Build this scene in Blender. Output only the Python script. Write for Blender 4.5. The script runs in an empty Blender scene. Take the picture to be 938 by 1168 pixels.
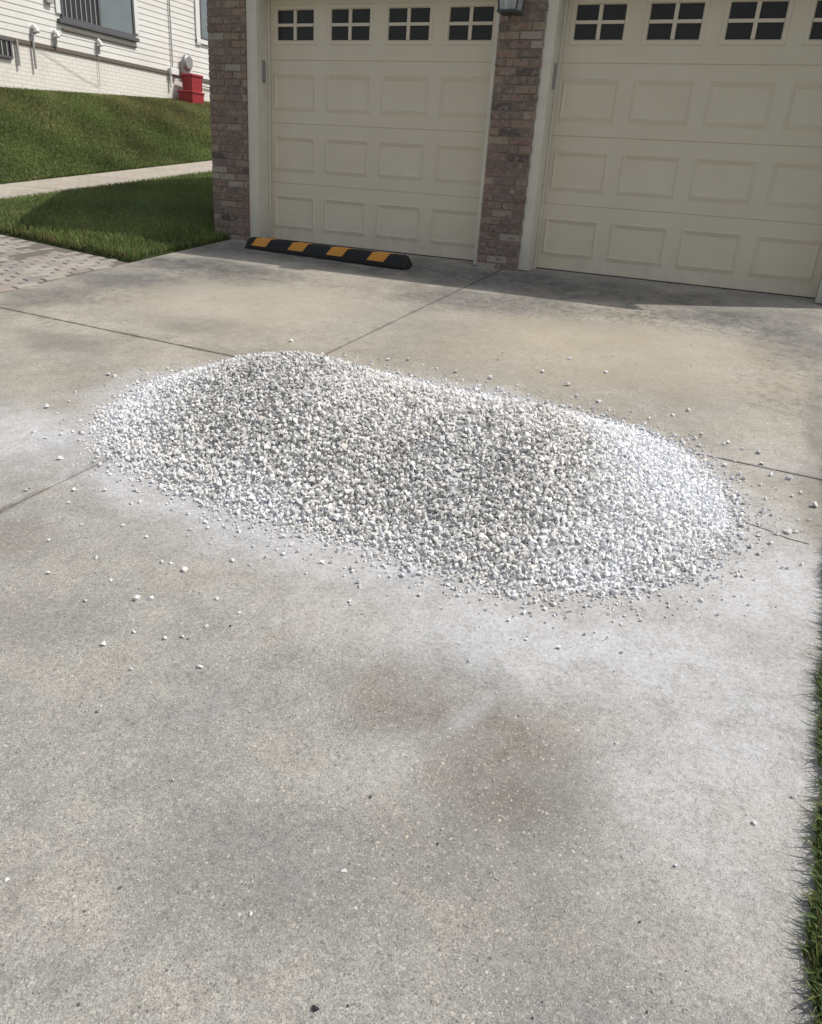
import bpy, bmesh, math, random
import numpy as np
from mathutils import Vector, Matrix

# ------------------------------------------------------------------ camera, sky, sun, exposure
scene = bpy.context.scene
COL = scene.collection
cam_d = bpy.data.cameras.new('camera')
cam = bpy.data.objects.new('camera', cam_d); COL.objects.link(cam)
scene.camera = cam
CAM = Vector((4.8045, -7.0305, 0.6566))
PITCH, ROLL, YAW, FPX = 0.40963, 0.07032, -0.40499, 874.0
_f = Vector((math.sin(YAW)*math.cos(PITCH), math.cos(YAW)*math.cos(PITCH), -math.sin(PITCH)))
_r0 = Vector((math.cos(YAW), -math.sin(YAW), 0)); _u0 = _r0.cross(_f)
_r = math.cos(ROLL)*_r0 + math.sin(ROLL)*_u0
_u = -math.sin(ROLL)*_r0 + math.cos(ROLL)*_u0
cam.matrix_world = Matrix(((_r.x, _u.x, -_f.x, CAM.x), (_r.y, _u.y, -_f.y, CAM.y), (_r.z, _u.z, -_f.z, CAM.z), (0, 0, 0, 1)))
cam_d.sensor_fit = 'VERTICAL'; cam_d.sensor_height = 24.0
cam_d.lens = 24.0*FPX/1168.0
cam_d.clip_start = 0.05; cam_d.clip_end = 600

SUN = Vector((0.64, 0.29, 1.0)).normalized()
world = bpy.data.worlds.new('World'); scene.world = world; world.use_nodes = True
wn = world.node_tree
bg = wn.nodes['Background']
sky = wn.nodes.new('ShaderNodeTexSky'); sky.sky_type = 'NISHITA'; sky.sun_disc = False
sky.sun_elevation = math.asin(SUN.z); sky.sun_rotation = math.atan2(SUN.x, SUN.y)
sky.air_density = 1.0; sky.dust_density = 2.5; sky.ozone_density = 1.0
hs = wn.nodes.new('ShaderNodeHueSaturation'); hs.inputs['Saturation'].default_value = 0.45          # hazy, thinly clouded sky
wn.links.new(sky.outputs[0], hs.inputs['Color']); wn.links.new(hs.outputs[0], bg.inputs[0]); bg.inputs[1].default_value = 0.13
sun_d = bpy.data.lights.new('sun', 'SUN'); sun_d.energy = 3.2; sun_d.angle = math.radians(0.6); sun_d.color = (1.0, 0.955, 0.89)
sun = bpy.data.objects.new('sun', sun_d); COL.objects.link(sun)
sun.rotation_euler = (-SUN).to_track_quat('-Z', 'Y').to_euler(); sun.location = (8, 6, 14)
vs = scene.view_settings
vs.view_transform = 'Standard'; vs.look = 'None'; vs.gamma = 1.0; vs.exposure = 0.12; vs.use_curve_mapping = False

rng = np.random.default_rng(11); random.seed(5)

# ------------------------------------------------------------------ node helpers
class NT:
    def __init__(s, name):
        s.m = bpy.data.materials.new(name); s.m.use_nodes = True
        s.t = s.m.node_tree; s.b = s.t.nodes['Principled BSDF']
        s.b.inputs['Roughness'].default_value = 0.8
    def n(s, ty, **kw):
        nd = s.t.nodes.new(ty)
        for k, v in kw.items(): setattr(nd, k, v)
        return nd
    def put(s, sock, v):
        if hasattr(v, 'is_output'): s.t.links.new(v, sock)
        elif isinstance(v, (tuple, list)) and len(v) == 3 and sock.type == 'RGBA': sock.default_value = (*v, 1)
        else: sock.default_value = v
    def pos(s): return s.n('ShaderNodeNewGeometry').outputs['Position']
    def noise(s, vec, scale, detail=4, rough=0.55, dist=0.0):
        nd = s.n('ShaderNodeTexNoise'); s.put(nd.inputs['Vector'], vec)
        nd.inputs['Scale'].default_value = scale; nd.inputs['Detail'].default_value = detail
        nd.inputs['Roughness'].default_value = rough; nd.inputs['Distortion'].default_value = dist
        return nd.outputs['Fac']
    def vor(s, vec, scale):
        nd = s.n('ShaderNodeTexVoronoi'); s.put(nd.inputs['Vector'], vec); nd.inputs['Scale'].default_value = scale
        return nd.outputs['Distance'], nd.outputs['Color']
    def math(s, op, a, b=0.0, clamp=False):
        nd = s.n('ShaderNodeMath', operation=op, use_clamp=clamp); s.put(nd.inputs[0], a); s.put(nd.inputs[1], b); return nd.outputs[0]
    def rng(s, v, a, b, c=0.0, d=1.0, smooth=True):
        nd = s.n('ShaderNodeMapRange', interpolation_type='SMOOTHSTEP' if smooth else 'LINEAR')
        for i, x in enumerate((v, a, b, c, d)): s.put(nd.inputs[i], x)
        return nd.outputs[0]
    def mix(s, f, a, b, mode='MIX'):
        nd = s.n('ShaderNodeMix', data_type='RGBA', blend_type=mode)
        s.put(nd.inputs[0], f); s.put(nd.inputs[6], a); s.put(nd.inputs[7], b); return nd.outputs[2]
    def ramp(s, f, stops, const=False):
        nd = s.n('ShaderNodeValToRGB'); s.put(nd.inputs[0], f); e = nd.color_ramp.elements
        if const: nd.color_ramp.interpolation = 'CONSTANT'
        while len(e) < len(stops): e.new(0.5)
        for i, (p, c) in enumerate(stops): e[i].position = p; e[i].color = (*c, 1)
        return nd.outputs[0]
    def xyz(s, v):
        nd = s.n('ShaderNodeSeparateXYZ'); s.put(nd.inputs[0], v); return nd.outputs
    def mapping(s, v, loc=(0, 0, 0), rot=0.0, scale=(1, 1, 1), ty='TEXTURE'):
        nd = s.n('ShaderNodeMapping', vector_type=ty); s.put(nd.inputs[0], v)
        nd.inputs['Location'].default_value = loc; nd.inputs['Rotation'].default_value = (0, 0, rot); nd.inputs['Scale'].default_value = scale
        return nd.outputs[0]
    def length(s, v):
        nd = s.n('ShaderNodeVectorMath', operation='LENGTH'); s.put(nd.inputs[0], v); return nd.outputs['Value']
    def blob(s, v, c, r, ang=0.0, wob=None, wamp=0.5, lo=0.35, hi=1.25):
        d = s.length(s.mapping(v, (c[0], c[1], 0), ang, (r[0], r[1], 1000.0)))
        if wob is not None: d = s.math('ADD', d, s.math('MULTIPLY', s.math('SUBTRACT', wob, 0.5), wamp*2))
        return s.rng(d, hi, lo)
    def bump(s, h, strength=0.3, dist=0.01):
        nd = s.n('ShaderNodeBump'); s.put(nd.inputs['Height'], h); nd.inputs['Strength'].default_value = strength; nd.inputs['Distance'].default_value = dist
        s.t.links.new(nd.outputs[0], s.b.inputs['Normal'])
    def col(s, c): s.put(s.b.inputs['Base Color'], c)
    def rough(s, v): s.put(s.b.inputs['Roughness'], v)
    def spec(s, v): s.b.inputs['Specular IOR Level'].default_value = v
    def attr(s, name='Col'):
        nd = s.n('ShaderNodeAttribute', attribute_name=name); return nd.outputs['Color']
    def rnd(s): return s.n('ShaderNodeObjectInfo').outputs['Random']

# ------------------------------------------------------------------ materials
def mat_simple(name, c, rough=0.7, var=0.12, scale=8.0, spec=0.4, metal=0.0, bump=0.0):
    k = NT(name); p = k.pos(); n = k.noise(p, scale, 5); f = k.noise(p, scale*9, 3)
    lo = tuple(x*(1-var) for x in c); hi = tuple(min(1, x*(1+var)) for x in c)
    k.col(k.mix(k.math('MULTIPLY', k.math('ADD', n, f), 0.5), lo, hi)); k.rough(rough); k.spec(spec)
    k.b.inputs['Metallic'].default_value = metal
    if bump: k.bump(f, bump, 0.004)
    return k.m

def mat_concrete():
    k = NT('driveway_concrete'); p = k.pos()
    n_big = k.noise(p, 0.55, 5, 0.6, 0.4); n_mid = k.noise(p, 2.6, 6, 0.62, 0.3); n_sm = k.noise(p, 14, 6, 0.65)
    n_fine = k.noise(p, 75, 5, 0.75); n_grit = k.noise(p, 300, 4, 0.8)
    n_bl = k.noise(p, 7.5, 9, 0.78, 0.5); wobn = k.math('ADD', k.math('MULTIPLY', n_mid, 0.5), k.math('MULTIPLY', n_bl, 0.5))
    c = k.ramp(n_mid, [(0.30, (0.265, 0.240, 0.198)), (0.5, (0.345, 0.315, 0.262)), (0.70, (0.410, 0.378, 0.318))])
    c = k.mix(k.rng(n_big, 0.35, 0.7), c, k.mix(0.5, c, (0.31, 0.305, 0.292)))
    y = k.xyz(p)[1]
    near = k.rng(y, -4.2, -5.2)                        # the lower slabs are greyer, worn to the aggregate
    c = k.mix(k.math('MULTIPLY', near, 0.80), c, k.ramp(n_mid, [(0.32, (0.275, 0.276, 0.270)), (0.5, (0.322, 0.315, 0.296)), (0.68, (0.362, 0.338, 0.300))]))
    c = k.mix(k.rng(n_bl, 0.48, 0.34, 0, 0.42), c, (0.20, 0.19, 0.172))        # weathered blotches
    c = k.mix(k.rng(n_bl, 0.54, 0.70, 0, 0.32), c, (0.47, 0.445, 0.39))
    # tonal mottling
    c = k.mix(0.5, c, k.ramp(n_sm, [(0.25, (0.40, 0.40, 0.40)), (0.75, (0.62, 0.62, 0.62))]), 'OVERLAY')
    c = k.mix(0.6, c, k.ramp(n_fine, [(0.30, (0.28, 0.28, 0.28)), (0.70, (0.72, 0.72, 0.70))]), 'OVERLAY')
    c = k.mix(0.7, c, k.ramp(n_grit, [(0.32, (0.20, 0.20, 0.20)), (0.68, (0.78, 0.78, 0.78))]), 'OVERLAY')
    # stains (oil, tyre dirt, damp leaf marks)
    brown, grey = (0.165, 0.140, 0.115), (0.150, 0.146, 0.138)
    for (cx, cy, rx, ry, a, s, colr) in [
        (4.17, -5.53, .15, .17, .3, .50, brown), (4.50, -5.62, .22, .22, .2, .58, brown), (4.62, -5.80, .34, .22, .5, .35, grey),
        (2.60, -5.46, .22, .16, .3, .60, brown), (3.02, -5.75, .22, .14, .4, .30, brown), (4.25, -6.05, .5, .16, .5, .42, grey), (4.72, -6.02, .28, .14, .5, .40, grey),
        (1.46, -2.98, .26, .22, .2, .42, grey), (1.02, -3.68, .30, .20, .1, .38, grey), (.25, -1.45, .75, .30, .05, .95, (0.12, 0.117, 0.11)), (.75, -1.70, .5, .12, .15, .6, grey), (.15, -2.15, .50, .28, .3, .75, grey), (.05, -2.9, .30, .30, .0, .6, grey), (.95, -1.85, .22, .10, .0, .6, grey),
        (-.05, -2.35, .35, .8, .0, .45, grey), (.95, -1.42, .45, .16, -.05, .40, grey), (.55, -2.2, .6, .25, .2, .25, grey), (2.9, -1.40, .9, .30, .05, .62, grey), (4.55, -1.02, .50, .26, .0, .80, grey), (5.02, -1.55, .30, .55, .0, .75, grey),
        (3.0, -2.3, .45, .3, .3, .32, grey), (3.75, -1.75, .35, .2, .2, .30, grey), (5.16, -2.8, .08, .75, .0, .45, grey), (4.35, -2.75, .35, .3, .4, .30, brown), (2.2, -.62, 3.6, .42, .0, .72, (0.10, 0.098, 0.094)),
        (5.14, -3.75, .07, .5, .0, .45, brown)]:
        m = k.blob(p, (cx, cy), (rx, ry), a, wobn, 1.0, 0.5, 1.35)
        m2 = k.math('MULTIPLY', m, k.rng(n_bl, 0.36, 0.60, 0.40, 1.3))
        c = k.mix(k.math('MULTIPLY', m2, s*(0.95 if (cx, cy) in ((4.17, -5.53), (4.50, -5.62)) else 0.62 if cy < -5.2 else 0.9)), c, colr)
    mot = k.rng(k.noise(p, 17, 9, 0.8, 0.4), 0.47, 0.59)
    for (cx, cy, rx, ry, s) in ((4.5, -1.15, .95, .42, .75), (3.0, -1.45, 1.2, .35, .6), (5.0, -2.2, .4, .9, .55), (.6, -1.6, 1.0, .4, .6), (.2, -2.6, .6, .8, .45), (3.6, -2.6, .8, .4, .3)):
        c = k.mix(k.math('MULTIPLY', k.math('MULTIPLY', k.blob(p, (cx, cy), (rx, ry), 0.05, wobn, 0.9, .4, 1.3), mot), s), c, (0.10, 0.094, 0.085))
    # warm pale worn area in front of the right door
    c = k.mix(k.math('MULTIPLY', k.blob(p, (4.0, -2.2), (1.3, .8), .1, wobn, 1.0), .5), c, (0.47, 0.405, 0.30))
    c = k.mix(k.math('MULTIPLY', k.blob(p, (1.4, -2.3), (1.0, .7), .1, wobn, 1.0), .45), c, (0.46, 0.415, 0.325))
    # aggregate showing where the surface has worn: grains of mixed size, broken up by noise
    worn = k.math('MULTIPLY', k.rng(k.math('ADD', n_mid, k.math('MULTIPLY', near, 0.30)), 0.40, 0.80, 0.12, 1.0), k.rng(n_bl, 0.38, 0.60, 0.60, 1.0))
    wp = k.n('ShaderNodeVectorMath', operation='ADD'); k.put(wp.inputs[0], p)
    wv = k.n('ShaderNodeTexNoise'); k.put(wv.inputs['Vector'], p); wv.inputs['Scale'].default_value = 260
    sc = k.n('ShaderNodeVectorMath', operation='SCALE'); k.t.links.new(wv.outputs['Color'], sc.inputs[0]); sc.inputs['Scale'].default_value = 0.007
    k.t.links.new(sc.outputs[0], wp.inputs[1]); pv = wp.outputs[0]
    spk = None; drk = None
    for (scl, lo, hi, pl, pd) in ((330, .60, .30, .78, .80), (180, .52, .28, .86, .90), (105, .46, .26, .92, .955)):
        d, cc = k.vor(pv, scl); rr = k.xyz(cc)
        a1 = k.math('MULTIPLY', k.rng(d, lo, hi), k.rng(rr[0], pl, 1.0, 0.0, 1.0, False)); a2 = k.math('MULTIPLY', k.rng(d, lo, hi), k.rng(rr[1], pd, 1.0, 0.0, 1.0, False))
        spk = a1 if spk is None else k.math('ADD', spk, a1, True); drk = a2 if drk is None else k.math('ADD', drk, a2, True)
    c = k.mix(k.math('MULTIPLY', k.math('MULTIPLY', spk, worn), 1.0), c, k.mix(n_sm, (0.62, 0.52, 0.38), (0.60, 0.60, 0.58)))
    c = k.mix(k.math('MULTIPLY', k.math('MULTIPLY', drk, worn), 0.85), c, (0.085, 0.078, 0.068))
    speck, sp2 = spk, drk
    # dirt gathered along the two joints
    px_, py_, pz_ = k.xyz(p)
    dj1 = k.math('ABSOLUTE', k.math('ADD', k.math('ADD', py_, 3.29), k.math('MULTIPLY', px_, 0.062)))
    dj2 = k.math('ABSOLUTE', k.math('SUBTRACT', k.math('SUBTRACT', px_, 2.6014), k.math('MULTIPLY', py_, 0.028)))
    dj = k.math('ADD', k.math('MINIMUM', dj1, dj2), k.math('MULTIPLY', k.math('SUBTRACT', n_bl, 0.5), 0.10))
    c = k.mix(k.rng(dj, 0.026, 0.002, 0, 0.5), c, (0.13, 0.118, 0.098))
    # white stone dust shed by the gravel
    dw = k.noise(p, 3.2, 7, 0.68, 0.6)
    dm = k.math('MULTIPLY', k.blob(p, (3.45, -4.22), (1.55, .93), -.05, dw, .28, .88, 1.2), 0.85)
    for (cx, cy, rx, ry, a, s) in [(2.0, -4.75, .75, .38, .25, 1.0), (1.5, -4.95, .6, .26, .3, .8), (4.95, -4.55, .55, .50, .0, 1.0), (4.55, -5.12, 1.0, .34, .15, .95), (4.95, -5.3, .40, .65, .0, .75), (3.4, -5.15, 1.2, .18, .03, .2),
                                   (4.36, -5.50, .05, .22, -.35, .40), (4.22, -5.75, .09, .22, -.45, .26), (5.0, -3.5, .3, .3, .0, .35)]:
        dm = k.math('MAXIMUM', dm, k.math('MULTIPLY', k.blob(p, (cx, cy), (rx, ry), a, dw, .45, .1, 1.25), s))
    dm = k.math('MULTIPLY', dm, k.math('MULTIPLY', k.rng(n_fine, 0.30, 0.65, 0.45, 1.0), k.rng(n_bl, .34, .62, .45, 1.0)))
    dm = k.math('MULTIPLY', dm, k.rng(n_grit, 0.3, 0.6, 0.6, 1.0))
    c = k.mix(k.math('MULTIPLY', dm, 1.1, True), c, (0.59, 0.595, 0.612))
    k.col(c); k.rough(0.88); k.spec(0.25)
    h = k.math('ADD', k.math('MULTIPLY', n_grit, 0.6), k.math('ADD', k.math('MULTIPLY', n_fine, 0.8), k.math('MULTIPLY', k.math('ADD', speck, sp2), 0.5)))
    k.bump(h, 0.55, 0.004)
    return k.m

def mat_attr(name, rough=0.85, spec=0.3, transl=0.0, grain=0.0):
    k = NT(name); c = k.attr('Col')
    if grain:
        n = k.noise(k.pos(), 140, 3, 0.6)
        c = k.mix(grain, c, k.ramp(n, [(0.3, (0.3, 0.3, 0.3)), (0.7, (0.68, 0.68, 0.68))]), 'OVERLAY')
    k.col(c); k.rough(rough); k.spec(spec)
    if transl:
        tr = k.n('ShaderNodeBsdfTranslucent'); k.put(tr.inputs[0], c)
        mx = k.n('ShaderNodeMixShader'); mx.inputs[0].default_value = transl
        out = k.t.nodes['Material Output']
        k.t.links.new(k.b.outputs[0], mx.inputs[1]); k.t.links.new(tr.outputs[0], mx.inputs[2]); k.t.links.new(mx.outputs[0], out.inputs[0])
    return k.m

def mat_soil():
    k = NT('lawn_soil'); p = k.pos(); n = k.noise(p, 1.3, 6, 0.65); f = k.noise(p, 30, 5, 0.7)
    c = k.ramp(n, [(0.3, (0.030, 0.048, 0.016)), (0.55, (0.052, 0.064, 0.024)), (0.75, (0.085, 0.070, 0.040))])
    k.col(k.mix(0.6, c, k.ramp(f, [(0.3, (0.25,)*3), (0.7, (0.7,)*3)]), 'OVERLAY')); k.rough(0.95); k.spec(0.1); k.bump(f, 0.8, 0.03)
    return k.m

def mat_brick_piece():
    k = NT('brick_face'); r = k.rnd(); p = k.pos()
    c = k.ramp(r, [(0.0, (0.215, 0.155, 0.122)), (0.16, (0.250, 0.172, 0.136)), (0.34, (0.225, 0.165, 0.135)), (0.50, (0.290, 0.205, 0.156)), (0.64, (0.200, 0.150, 0.130)), (0.76, (0.335, 0.255, 0.185)), (0.86, (0.130, 0.100, 0.090)), (0.94, (0.370, 0.310, 0.260))], True)
    vn = k.n('ShaderNodeVectorMath', operation='ADD'); k.put(vn.inputs[0], p)
    cmb = k.n('ShaderNodeCombineXYZ'); k.put(cmb.inputs[0], k.math('MULTIPLY', r, 37.0)); k.put(cmb.inputs[2], k.math('MULTIPLY', r, 91.0))
    k.t.links.new(cmb.outputs[0], vn.inputs[1])
    n = k.noise(vn.outputs[0], 22, 6, 0.7); g = k.noise(vn.outputs[0], 120, 4, 0.7)
    c = k.mix(k.rng(n, 0.50, 0.66, 0, 0.65), c, (0.37, 0.32, 0.285))
    c = k.mix(k.rng(n, 0.47, 0.33, 0, 0.75), c, (0.105, 0.083, 0.072))
    c = k.mix(0.5, c, k.ramp(g, [(0.3, (0.3,)*3), (0.7, (0.68,)*3)]), 'OVERLAY')
    k.col(c); k.rough(0.9); k.spec(0.2); k.bump(k.math('ADD', n, g), 0.5, 0.005)
    return k.m

def mat_brick_wall():
    k = NT('brickwork'); p = k.pos(); x, y, z = k.xyz(p)
    cmb = k.n('ShaderNodeCombineXYZ'); k.put(cmb.inputs[0], k.math('ADD', x, y)); k.put(cmb.inputs[1], z)
    b = k.n('ShaderNodeTexBrick'); k.t.links.new(cmb.outputs[0], b.inputs['Vector'])
    b.inputs['Color1'].default_value = (0.20, 0.14, 0.12, 1); b.inputs['Color2'].default_value = (0.12, 0.09, 0.085, 1); b.inputs['Mortar'].default_value = (0.25, 0.23, 0.21, 1)
    b.inputs['Scale'].default_value = 1.0; b.inputs['Brick Width'].default_value = 0.19; b.inputs['Row Height'].default_value = 0.0635; b.inputs['Mortar Size'].default_value = 0.008
    k.col(b.outputs['Color']); k.rough(0.9); k.bump(b.outputs['Fac'], -0.6, 0.008)
    return k.m

def mat_paver():
    k = NT('paver'); r = k.rnd(); p = k.pos()
    c = k.ramp(r, [(0.0, (0.295, 0.272, 0.242)), (0.18, (0.350, 0.320, 0.280)), (0.38, (0.310, 0.285, 0.255)), (0.56, (0.375, 0.345, 0.305)), (0.72, (0.265, 0.245, 0.225)), (0.84, (0.340, 0.290, 0.245)), (0.94, (0.240, 0.224, 0.210))], True)
    n = k.noise(p, 9, 5, 0.65); g = k.noise(p, 110, 4, 0.7)
    c = k.mix(k.rng(n, 0.5, 0.75, 0, 0.4), c, (0.19, 0.18, 0.165))
    c = k.mix(0.5, c, k.ramp(g, [(0.3, (0.3,)*3), (0.7, (0.68,)*3)]), 'OVERLAY')
    k.col(c); k.rough(0.9); k.spec(0.2); k.bump(g, 0.4, 0.004)
    return k.m

def mat_path():
    k = NT('path_concrete'); p = k.pos(); n = k.noise(p, 1.4, 6, 0.6); g = k.noise(p, 40, 5, 0.7)
    c = k.ramp(n, [(0.3, (0.36, 0.33, 0.28)), (0.7, (0.47, 0.44, 0.385))])
    k.col(k.mix(0.4, c, k.ramp(g, [(0.3, (0.33,)*3), (0.7, (0.66,)*3)]), 'OVERLAY')); k.rough(0.9); k.spec(0.2); k.bump(g, 0.3, 0.004)
    return k.m

def mat_door():
    k = NT('almond_door_paint'); p = k.pos(); x, y, z = k.xyz(p)
    st = k.mapping(p, scale=(6.0, 6.0, 60.0), ty='POINT'); w = k.noise(st, 1.0, 5, 0.6)
    n = k.noise(p, 2.2, 5, 0.6)
    c = k.mix(k.rng(n, 0.3, 0.75), (0.680, 0.600, 0.462), (0.715, 0.637, 0.500))
    grime = k.math('MULTIPLY', k.rng(z, 0.30, 0.0), k.rng(k.noise(p, 7, 5, 0.65), 0.35, 0.75))
    c = k.mix(k.math('MULTIPLY', grime, 0.3), c, (0.34, 0.31, 0.26))
    k.col(c); k.rough(0.42); k.spec(0.4); k.bump(w, 0.15, 0.002)
    return k.m

def mat_trim():
    k = NT('almond_trim_paint'); p = k.pos(); z = k.xyz(p)[2]; n = k.noise(p, 5, 5, 0.6)
    c = k.mix(k.rng(n, 0.3, 0.75), (0.64, 0.595, 0.49), (0.71, 0.665, 0.56))
    c = k.mix(k.math('MULTIPLY', k.rng(z, 0.35, 0.0), k.rng(n, 0.3, 0.7, 0.1, 0.6)), c, (0.30, 0.28, 0.24))
    k.col(c); k.rough(0.6); k.spec(0.3); return k.m

def mat_siding():
    k = NT('vinyl_siding'); p = k.pos(); n = k.noise(p, 1.1, 5, 0.6); g = k.noise(k.mapping(p, scale=(1, 2, 40), ty='POINT'), 1.0, 4)
    c = k.mix(k.rng(n, 0.3, 0.75), (0.66, 0.64, 0.60), (0.74, 0.725, 0.69))
    k.col(k.mix(k.rng(g, 0.4, 0.8, 0, 0.15), c, (0.5, 0.47, 0.42))); k.rough(0.6); k.spec(0.3); return k.m

def mat_foundation():
    k = NT('painted_block'); p = k.pos(); x, y, z = k.xyz(p)
    cmb = k.n('ShaderNodeCombineXYZ'); k.put(cmb.inputs[0], y); k.put(cmb.inputs[1], z)
    b = k.n('ShaderNodeTexBrick'); k.t.links.new(cmb.outputs[0], b.inputs['Vector'])
    b.inputs['Color1'].default_value = (0.76, 0.735, 0.675, 1); b.inputs['Color2'].default_value = (0.735, 0.71, 0.65, 1); b.inputs['Mortar'].default_value = (0.62, 0.585, 0.52, 1)
    b.inputs['Scale'].default_value = 1.0; b.inputs['Brick Width'].default_value = 0.22; b.inputs['Row Height'].default_value = 0.075; b.inputs['Mortar Size'].default_value = 0.010
    n = k.noise(p, 3, 6, 0.65)
    k.col(k.mix(k.rng(n, 0.45, 0.8, 0, 0.4), b.outputs['Color'], (0.5, 0.46, 0.38))); k.rough(0.85); k.spec(0.2); k.bump(b.outputs['Fac'], -0.5, 0.01)
    return k.m

def mat_glass(name, c, rough=0.12, spec=0.5):
    k = NT(name); n = k.noise(k.pos(), 3.0, 4)
    k.col(k.mix(n, tuple(x*0.8 for x in c), tuple(x*1.2 for x in c))); k.rough(rough); k.spec(spec); return k.m

def mat_shingle():
    k = NT('roof_shingle'); p = k.pos(); n = k.noise(p, 9, 6, 0.7); d, cc = k.vor(k.mapping(p, scale=(4, 7, 7), ty='POINT'), 1.0)
    c = k.ramp(n, [(0.3, (0.07, 0.065, 0.06)), (0.7, (0.13, 0.12, 0.11))])
    k.col(k.mix(0.35, c, k.ramp(k.xyz(cc)[0], [(0.0, (0.06, 0.056, 0.052)), (1.0, (0.14, 0.13, 0.12))]))); k.rough(0.95); k.bump(n, 0.5, 0.01); return k.m

def mat_clear():
    k = NT('lantern_glass'); k.col(k.mix(k.noise(k.pos(), 30, 3), (0.55, 0.57, 0.55), (0.75, 0.77, 0.75))); k.rough(0.1)
    tr = k.n('ShaderNodeBsdfTransparent'); mx = k.n('ShaderNodeMixShader'); mx.inputs[0].default_value = 0.60
    k.t.links.new(k.b.outputs[0], mx.inputs[1]); k.t.links.new(tr.outputs[0], mx.inputs[2]); k.t.links.new(mx.outputs[0], k.t.nodes['Material Output'].inputs[0]); return k.m
def mat_path_pavers():
    k = NT('path_pavers'); p = k.pos(); b = k.n('ShaderNodeTexBrick'); k.put(b.inputs['Vector'], p)
    b.inputs['Color1'].default_value = (0.45, 0.40, 0.33, 1); b.inputs['Color2'].default_value = (0.375, 0.33, 0.275, 1); b.inputs['Mortar'].default_value = (0.25, 0.23, 0.20, 1)
    b.inputs['Scale'].default_value = 1.0; b.inputs['Brick Width'].default_value = 0.19; b.inputs['Row Height'].default_value = 0.095; b.inputs['Mortar Size'].default_value = 0.005
    n = k.noise(p, 2.5, 7, 0.7); g = k.noise(p, 60, 4, 0.7)
    c = k.mix(k.rng(n, 0.4, 0.7, 0, 0.55), b.outputs['Color'], (0.50, 0.455, 0.38)); c = k.mix(0.5, c, k.ramp(g, [(0.3, (0.3,)*3), (0.7, (0.7,)*3)]), 'OVERLAY')
    k.col(c); k.rough(0.9); k.spec(0.2); k.bump(b.outputs['Fac'], -0.4, 0.005); return k.m
M = dict(concrete=mat_concrete(), soil=mat_soil(), grass=mat_attr('grass_blade', 0.6, 0.25, 0.30), stone=mat_attr('crushed_stone', 0.9, 0.2, 0, 0.35),
         brick=mat_brick_piece(), brickwork=mat_brick_wall(), mortar=mat_simple('mortar', (0.27, 0.24, 0.205), 0.95, 0.2, 20, 0.1, 0, 0.4),
         paver=mat_paver(), path=mat_path_pavers(), sand=mat_simple('joint_sand', (0.16, 0.146, 0.125), 0.95, 0.3, 25, 0.1),
         joint=mat_simple('joint_filler', (0.030, 0.027, 0.022), 0.95, 0.4, 20, 0.1),
         door=mat_door(), trim=mat_trim(), siding=mat_siding(), foundation=mat_foundation(), shingle=mat_shingle(),
         pane=mat_glass('dark_pane', (0.030, 0.028, 0.025), 0.18, 0.22), glass=mat_glass('house_glass', (0.16, 0.19, 0.20), 0.1, 0.5), dark_glass=mat_glass('dark_house_glass', (0.03, 0.03, 0.032), 0.15, 0.3),  # glass: grey-teal reflection painted into its base colour; dark_glass: dark as with blinds behind
         rubber=mat_simple('black_rubber', (0.022, 0.022, 0.022), 0.75, 0.35, 30, 0.3, 0, 0.4), yellow=mat_simple('reflective_yellow', (0.62, 0.27, 0.05), 0.6, 0.2, 18, 0.3),
         seal=mat_simple('door_seal', (0.012, 0.012, 0.012), 0.85, 0.2), steel=mat_simple('galvanised_steel', (0.30, 0.30, 0.30), 0.5, 0.2, 15, 0.5, 0.4),
         black=mat_simple('black_metal', (0.065, 0.068, 0.062), 0.5, 0.2, 20, 0.4), clear=mat_clear(), bulb=mat_simple('white_candle_sleeve', (0.7, 0.7, 0.66), 0.5, 0.05),
         red=mat_simple('red_plastic', (0.30, 0.022, 0.028), 0.45, 0.15, 6, 0.4), grey=mat_simple('grey_paint', (0.36, 0.35, 0.33), 0.6, 0.12), brownm=mat_simple('brown_trim', (0.145, 0.120, 0.098), 0.7, 0.2), white=mat_simple('white_plastic', (0.72, 0.72, 0.70), 0.5, 0.06),
         curtain=mat_simple('dark_curtain', (0.045, 0.043, 0.042), 0.9, 0.4, 4), slate=mat_simple('slate_grey_frame', (0.10, 0.10, 0.105), 0.6, 0.15))

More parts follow.
